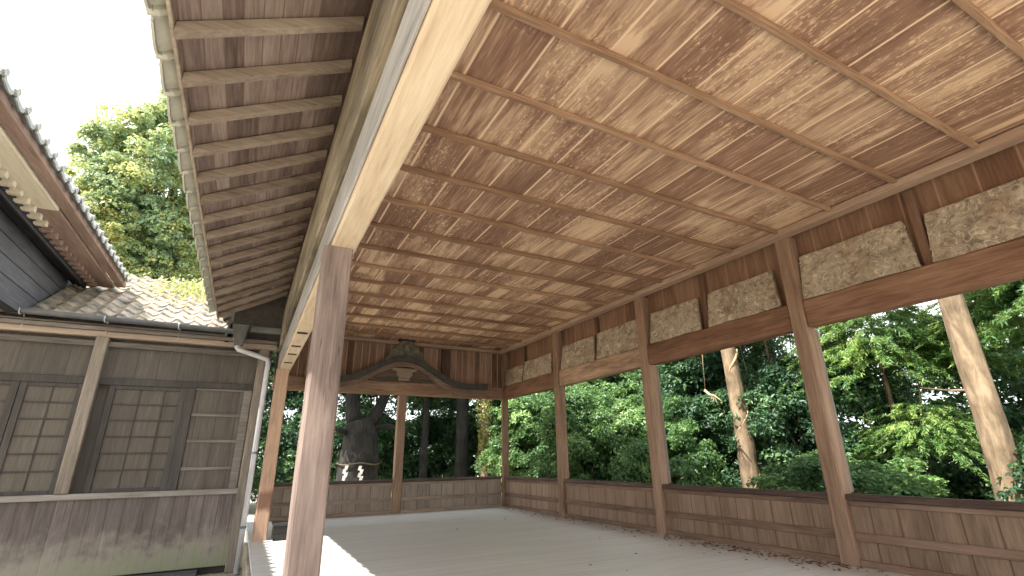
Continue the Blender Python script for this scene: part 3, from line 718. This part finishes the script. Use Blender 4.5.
# shrubs and small trees just outside the right side
plant('broadleaf_shrub', 'shrub', 'leafy green shrub outside, low at the foot of the nearest right post', 9.3, 5.6, SH, 'shrubA', 'leafA', [(9.4, 5.5, -.75, (.85, .95, .6), .3)])
plant('broadleaf_shrub', 'shrub', 'dark shrub outside between the vine wrapped trunk and the middle post', 9.9, 10.2, SH, 'shrubB', 'leafA', [(9.9, 10.2, -.4, 1.0, 1.1), (10.2, 11.2, .6, .9, 2.0)])
plant('broadleaf_shrub', 'shrub', 'tall shrub outside with pale sunlit leaves, seen left of the middle post', 9.6, 13.0, SH, 'shrubA', 'leafA', [(9.6, 13.0, -.2, 1.15, 2.2), (9.9, 13.6, 1.1, 1.0, .4)])
plant('broadleaf_shrub', 'shrub', 'rounded shrub outside with yellowish leaves, seen left of the third post', 9.2, 16.2, SH, 'shrubB', 'leafA', [(9.2, 16.0, -.2, 1.2, .8), (9.5, 16.6, 1.2, 1.1, 4.0)])
plant('broadleaf_shrub', 'shrub', 'dark shrub outside at the far right behind the thick trunk', 11.9, 2.6, SH, 'shrubB', 'leafD', [(11.9, 2.4, -.6, 1.1, .2)])
plant('evergreen_tree', 'tree', 'dense evergreen tree filling the opening between middle and third post', 13.2, 15.2, None, 'treeA', 'leafA', [(13.2, 15.2, 1.6, (1.1, 1.1, 1.0), .2), (12.8, 16.5, 3.4, 1.0, 1.4)], tr=.11)
plant('evergreen_tree', 'tree', 'dense evergreen tree behind the vine wrapped trunk', 13.4, 10.8, None, 'treeB', 'leafD', [(13.4, 10.9, 1.3, 1.05, .9), (13.6, 11.6, 3.4, 1.0, 3.0)], tr=.11)
plant('evergreen_tree', 'tree', 'evergreen tree outside between the vine wrapped trunk and nearest right post', 12.6, 7.6, None, 'treeA', 'leafD', [(12.8, 7.6, .6, (.95, .8, .9), 2.9)], tr=.11)
plant('evergreen_tree', 'tree', 'evergreen tree filling the right rear corner opening', 11.8, 20.2, None, 'treeB', 'leafA', [(11.8, 20.2, 1.3, 1.15, 2.4), (11.6, 20.8, 3.8, 1.1, .3)], tr=.11)
# cedars with feathery sprays
plant('young_cedar', 'tree', 'bright feathery cedar right of the nearest right post', 12.6, 5.9, None, 'spray', 'leafC', [(12.7, 5.9, 2.2, (1.05, 1.05, 1.0), .5), (12.5, 5.3, .3, (.8, .8, .7), 1.9)], tr=.06, h=2.4)
plant('young_cedar', 'tree', 'bright feathery cedar behind the thick trunk at the far right', 13.2, 3.0, None, 'spray', 'leafC', [(13.3, 3.1, 2.6, (1.15, 1.15, 1.1), 2.5), (13.0, 2.2, .6, (.8, .8, .7), 3.9)], tr=.06, h=3.0)
plant('young_cedar', 'tree', 'pale green cedar above the vine wrapped trunk', 12.6, 8.6, None, 'sprayB', 'leafC', [(12.4, 7.9, 3.6, 1.15, 1.0)], tr=.05, h=3.4)
# big trunks right
x, y = 11.0, 8.52
e = tag(empty('vine_wrapped_tree', (x, y, GZ)), 'slim tree trunk wrapped by a twisting vine, seen right of the middle post', 'tree')
obj('trunk', trunk_bm([(x, y, GZ), (x, y+.03, 1), (x-.03, y+.12, 5.6)], [.24, .2, .15], n=14, seed=3), M['bark'], e, smooth=True)
bm = NB(); tube(bm, [(x+math.cos(t*.42)*(.21-.0012*t), y+.02+math.sin(t*.42)*(.21-.0012*t), GZ+t*.1) for t in range(0, 44)], .03, 6); tag(obj('vine', bm, M['vine'], e, smooth=True), 'pale twisting vine stem')
crown('treeA', e, (x+.4, y+.2, 6.0), M['leafD'], (.9, .9, .8), 1.3)
x, y = 11.0, 3.76
e = tag(empty('cedar_tree', (x, y, GZ)), 'thick straight tan trunk at the far right above the low wall', 'tree')
obj('trunk', trunk_bm([(x, y, GZ), (x, y, .6), (x+.02, y-.02, 5.5)], [.235, .205, .17], [([(x, y, 1.0), (x-.15, y+.35, 1.02), (x-.22, y+.75, 1.12)], [.035, .02, .006])], 16, .02, 5), M['bark'], e, smooth=True)
crown('spray', e, (x+.2, y, 5.6), M['leafC'], (1.0, 1.0, .9), .4)
x, y = 12.6, 4.4
e = tag(empty('slender_tree', (x, y, GZ)), 'slender leaning stem just left of the thick tan trunk', 'tree')
obj('trunk', trunk_bm([(x, y, GZ), (x, y-.15, 1.5), (x+.1, y-.35, 5.5)], [.09, .07, .05], n=9, seed=6), M['bark'], e, smooth=True)
crown('treeB', e, (x, y, 5.4), M['leafA'], (.7, .7, .7), .4)
# hanging dead branch
bm = NB(); bx0, by0 = 10.0, 8.55
tube(bm, [(bx0, by0, 3.2), (bx0, by0+.06, 2.3), (bx0, by0+.12, 1.52)], .008, 5); tube(bm, [(bx0, by0+.13, 1.54), (bx0, by0, 1.42), (bx0, by0-.16, 1.36), (bx0, by0-.34, 1.22)], [.035, .03, .025, .008], 7)
for a in ((-.1, 1.18), (-.2, 1.15), (-.02, 1.26)): tube(bm, [(bx0, by0-.06+a[0]*.3, 1.4), (bx0, by0+a[0], a[1])], [.018, .006], 6)
tag(obj('dead_branch', bm, M['vine'], smooth=True), 'pale broken branch hanging on a thin vine among the leaves', 'branch')

# end side: old trunk with rope, slim trunks, ivy trunk
x, y = 3.55, 18.0
e = tag(empty('old_tree', (x, y, GZ)), 'thick dark forked trunk with a straw rope, behind the left half of the end wall', 'tree')
obj('trunk', trunk_bm([(x, y, GZ), (x, y, -.6), (x, y, .7), (x-.1, y, 1.3)], [.82, .70, .60, .46], [([(x-.15, y, .9), (x-.35, y, 1.6), (x-.5, y+.1, 3.2), (x-.8, y+.2, 5.5)], [.32, .26, .2, .14]), ([(x+.15, y, .9), (x+.55, y-.05, 1.7), (x+.9, y, 2.6), (x+1.3, y, 4.5)], [.28, .2, .16, .1]), ([(x+.2, y-.1, 1.0), (x+.8, y-.3, 1.15), (x+1.5, y-.5, .95)], [.12, .09, .03]), ([(x-.3, y-.1, .85), (x-.8, y-.3, .95), (x-1.2, y-.4, 1.15)], [.12, .08, .03])], 16, .04, 9), M['barkdark'], e, smooth=True)
crown('treeA', e, (x-.6, y+.6, 4.6), M['leafD'], (1.3, 1.1, .95), .4); crown('treeB', e, (x+1.8, y+1.0, 4.4), M['leafD'], (1.1, 1.0, .9), 2.2)
rp = NB(); tube(rp, [(x+.73*math.cos(k*math.pi/14), y+.73*math.sin(k*math.pi/14), -.10+.03*math.sin(k)) for k in range(29)], .022, 7)
tag(obj('straw_rope', rp, M['rope'], smooth=True), 'straw rope tied around the thick dark forked trunk', 'rope')
def streamer(px, py, top, s, label):
    bm = NB(); zz = top
    for i in range(4):
        sx = px+(.055 if i % 2 else 0)*s
        hexa(bm, [(sx-.06, py-.004-.01*i, zz-.13), (sx+.03, py-.004-.01*i, zz-.15), (sx+.03, py+.004-.01*i, zz-.15), (sx-.06, py+.004-.01*i, zz-.13), (sx-.03, py-.004-.01*i, zz), (sx+.07, py-.004-.01*i, zz), (sx+.07, py+.004-.01*i, zz), (sx-.03, py+.004-.01*i, zz)]); zz -= .105
    return tag(obj('paper_streamer', bm, M['paper']), label, 'paper streamer', 'white paper streamers on the rope')
streamer(3.05, 17.34, -.14, -1, 'white folded paper streamer on the rope, next to the front post')
streamer(3.46, 17.24, -.16, 1, 'white folded paper streamer on the rope, nearer the centre post')
for (x, y, r0, l) in ((6.0, 18.6, .13, 'thin dark trunk right of the centre post of the end wall'), (7.35, 18.2, .24, 'dark trunk left of the ivy covered trunk')):
    e = tag(empty('dark_trunk_tree', (x, y, GZ)), l, 'tree')
    obj('trunk', trunk_bm([(x, y, GZ), (x+.05, y, 1), (x, y, 5.5)], [r0*1.2, r0, r0*.7], n=10, seed=int(x*9)), M['barkdark'], e, smooth=True)
    crown('treeB', e, (x+.3, y+.8, 3.9 if x < 7 else 4.2), M['leafD'], (1.0, .9, .9), x)
x, y = 7.9, 17.2
e = tag(empty('ivy_trunk_tree', (x, y, GZ)), 'sunlit trunk covered in ivy just left of the corner post', 'tree')
obj('trunk', trunk_bm([(x, y, GZ), (x, y, 1), (x-.05, y, 5)], [.22, .2, .16], n=12, seed=31), M['bark'], e, smooth=True)
rg = np.random.RandomState(8); n = 1500; th = rg.uniform(0, 6.28, n); zz = rg.uniform(-.35, 3.4, n); rr = .23+.14*rg.rand(n)*(.5+.5*np.sin(zz*3+th))
iv = leaf_mesh('ivy', np.stack([x+rr*np.cos(th), y+rr*np.sin(th), zz], 1), np.stack([np.cos(th), np.sin(th), .5+0*th], 1), .1, rg, .7)
obj_me('ivy', iv, M['leafI'], e, origin=(x, y, -.4))
crown('treeA', e, (x+.5, y+1.5, 5.0), M['leafA'], (.9, .9, .8), 5)

# distant woods as uncountable masses
def woods(label, items, mat, name='forest_foliage', size=.24, seed=1, per=120):
    rg = np.random.RandomState(seed); Cs, Ns = [], []
    for (cx, cy, cz, rx, ry, rz_, nb) in items:
        C, N = blob_points(rg, (rx, ry, rz_), nb, per, .7, .3); Cs.append(C+np.array([cx, cy, cz])); Ns.append(N)
    o = obj_me(name, leaf_mesh(name, np.concatenate(Cs), np.concatenate(Ns), size, rg, .5), mat); o['kind'] = 'stuff'
    return tag(o, label, 'foliage')
woods('dark woodland leaves far behind the right side', [(17.0, y, 1.0, 1.6, 2.4, 3.0, 62) for y in (-1.5, 2.2, 6, 10, 14, 18, 22)]+[(15.5, 26, 1.6, 3, 2.0, 3.2, 60)]+[(15.6, y, -.7, 1.0, 1.6, 1.0, 20) for y in (-1, 1.5, 4, 6.5, 9)], M['leafD'], size=.2, seed=2, per=170)
woods('low undergrowth along the ground outside the right side', [(12.2+(k % 3)*1.1, y, -1.0, 1.0, 1.1, .8, 15) for k, y in enumerate(np.arange(-.5, 22, 1.15))], M['leafD'], 'undergrowth', .12, 6, 200)
woods('dim woodland leaves hanging behind the end wall', [(-2.0, 22, 3.4, 2.6, 1.5, 2.2, 50), (1.2, 22.5, 3.2, 2.4, 1.4, 2.4, 56), (4.2, 23, 3.4, 2.4, 1.4, 2.4, 56), (7.0, 23, 3.2, 2.2, 1.4, 2.4, 56), (9.8, 23.5, 2.6, 2.2, 1.4, 3.0, 60), (-.6, 21.0, .4, 1.6, 1.0, 1.9, 34), (2.0, 21.6, .2, 1.6, .8, 1.8, 40), (4.1, 21.2, .3, 1.2, .8, 1.7, 34), (5.8, 22.4, .5, 1.0, .8, 1.5, 22), (9.3, 21.6, .0, 1.3, .8, 1.8, 34), (7.6, 22.6, .3, 1.1, .7, 1.7, 30), (6.4, 22.0, -.6, 1.2, .7, .9, 20), (5.2, 24.5, .6, 2.0, .7, 1.8, 26), (8.4, 25, .4, 2.0, .7, 2.0, 26), (1, 25, .4, 3.0, .7, 2.0, 34)]+[(x_, 24.2, .9+.25*math.sin(x_*2.3), 1.1, .6, .9, 15) for x_ in (-3, -1.2, .6, 2.4, 4.0, 5.6, 7.2, 9, 10.8)], M['leafD'], size=.17, seed=3, per=170)
woods('sunlit bushes beyond the trunks behind the end wall', [(x, 30, -.9, 1.8, 1.0, .95, 16) for x in (-4, -1, 2, 5, 8, 11, 14)], M['leafA'], 'bush_foliage', .22, 5, 120)

# tall tree above the corridor roof
x, y = -5.7, 30
e = tag(empty('tall_tree', (x, y, GZ)), 'tall yellow green tree against the white sky above the corridor roof', 'tree')
obj('trunk', trunk_bm([(x+.6, y, GZ), (x+.6, y, 7), (x+.3, y, 13), (x, y, 17)], [.5, .42, .28, .1], [([(x+.6, y, 7), (x+2, y, 9.2), (x+3.4, y, 10.5)], [.2, .14, .05]), ([(x+.5, y, 8), (x-1.4, y, 10), (x-3, y, 11.6)], [.2, .14, .05])], 12, .05, 12), M['barkdark'], e, smooth=True)
crown('far', e, (x-.3, y, 13.9), M['leafY'], (.95, .9, .95), .4); crown('far', e, (x+.3, y+.5, 18.9), M['leafY'], (.46, .5, .6), 1.4)
crown('far', e, (x-1.5, y-1, 11.5), M['leafY'], (.55, .55, .5), 2.0)
crown('far', e, (x+2.6, y-1, 11.8), M['leafY'], (.5, .55, .5), 4.0)
woods('blue green woodland leaves behind the tall tree and corridor roof', [(-9, 34, 8, 4, 2, 2.2, 40), (-3, 35, 8.3, 4, 2, 2.4, 44)], M['leafA'], size=.4, seed=9)
# weeds on the corridor roof
rg = np.random.RandomState(5); n = 420; wx = rg.normal(-1.35, .45, n); wy = rg.normal(11.9, .38, n); ok = (wx < -.65) & (wy < 12.95); wx, wy = wx[ok], wy[ok]; hh = rg.uniform(.0, .13, len(wx))
o = obj_me('roof_weeds', leaf_mesh('roof_weeds', np.stack([wx, wy, 2.27+(wy-YW+.18)*RS+hh], 1), np.tile([0, -.7, .5], (len(wx), 1)), .13, rg, .3, .3, np.tile([0, 0, 1.0], (len(wx), 1))), leafmat('yellow green weeds', c3((120,140,70)), c3((168,178,96)), c3((206,206,140)), .35)); o['kind'] = 'stuff'
tag(o, 'yellow green weeds growing on the corridor roof', 'weeds')

# ------------------------------------------------------------------ light
w = bpy.data.worlds.new('sky'); S.world = w; w.use_nodes = True; t = w.node_tree; t.nodes.clear(); g = G(t)
out = g.n('OutputWorld'); bg = g.n('Background'); tc = g.n('TexCoord'); z = g.sep(tc.outputs['Generated'])[2]
t.links.new(g.ramp(z, [(0.0, (.80, .85, .90)), (.25, (.93, .97, 1.0)), (1.0, (.80, .90, 1.0))]), bg.inputs[0]); bg.inputs[1].default_value = 1.35
t.links.new(bg.outputs[0], out.inputs[0])
sd = bpy.data.lights.new('sun', 'SUN'); sd.energy = 6.5; sd.angle = math.radians(.6); sd.color = (1.0, .95, .88)
so = bpy.data.objects.new('sun', sd); COL.objects.link(so); d = V((.640, .105, -1.0)); so.rotation_euler = d.to_track_quat('-Z', 'Y').to_euler(); so.location = (-20, -3, 30)

# ------------------------------------------------------------------ camera
F_PX = 488.07
ROWS = ((0.885615, -0.46423, -0.013318), (-0.14199, -0.297956, 0.94396), (0.442183, 0.834094, 0.32979))
cd = bpy.data.cameras.new('camera'); cd.sensor_width = 36; cd.lens = F_PX/1024*36; cd.clip_end = 300
co = bpy.data.objects.new('camera', cd); COL.objects.link(co)
r_, u_, f_ = [V(q) for q in ROWS]
co.matrix_world = Matrix(((r_.x, u_.x, -f_.x, 0), (r_.y, u_.y, -f_.y, 0), (r_.z, u_.z, -f_.z, 0), (0, 0, 0, 1)))
S.camera = co
for o in list(S.objects):
    if o.parent is None: o.location.z += -FZ
S.view_settings.view_transform = 'Standard'; S.view_settings.look = 'None'; S.view_settings.gamma = 1; S.view_settings.use_curve_mapping = False
S.view_settings.exposure = 1.0
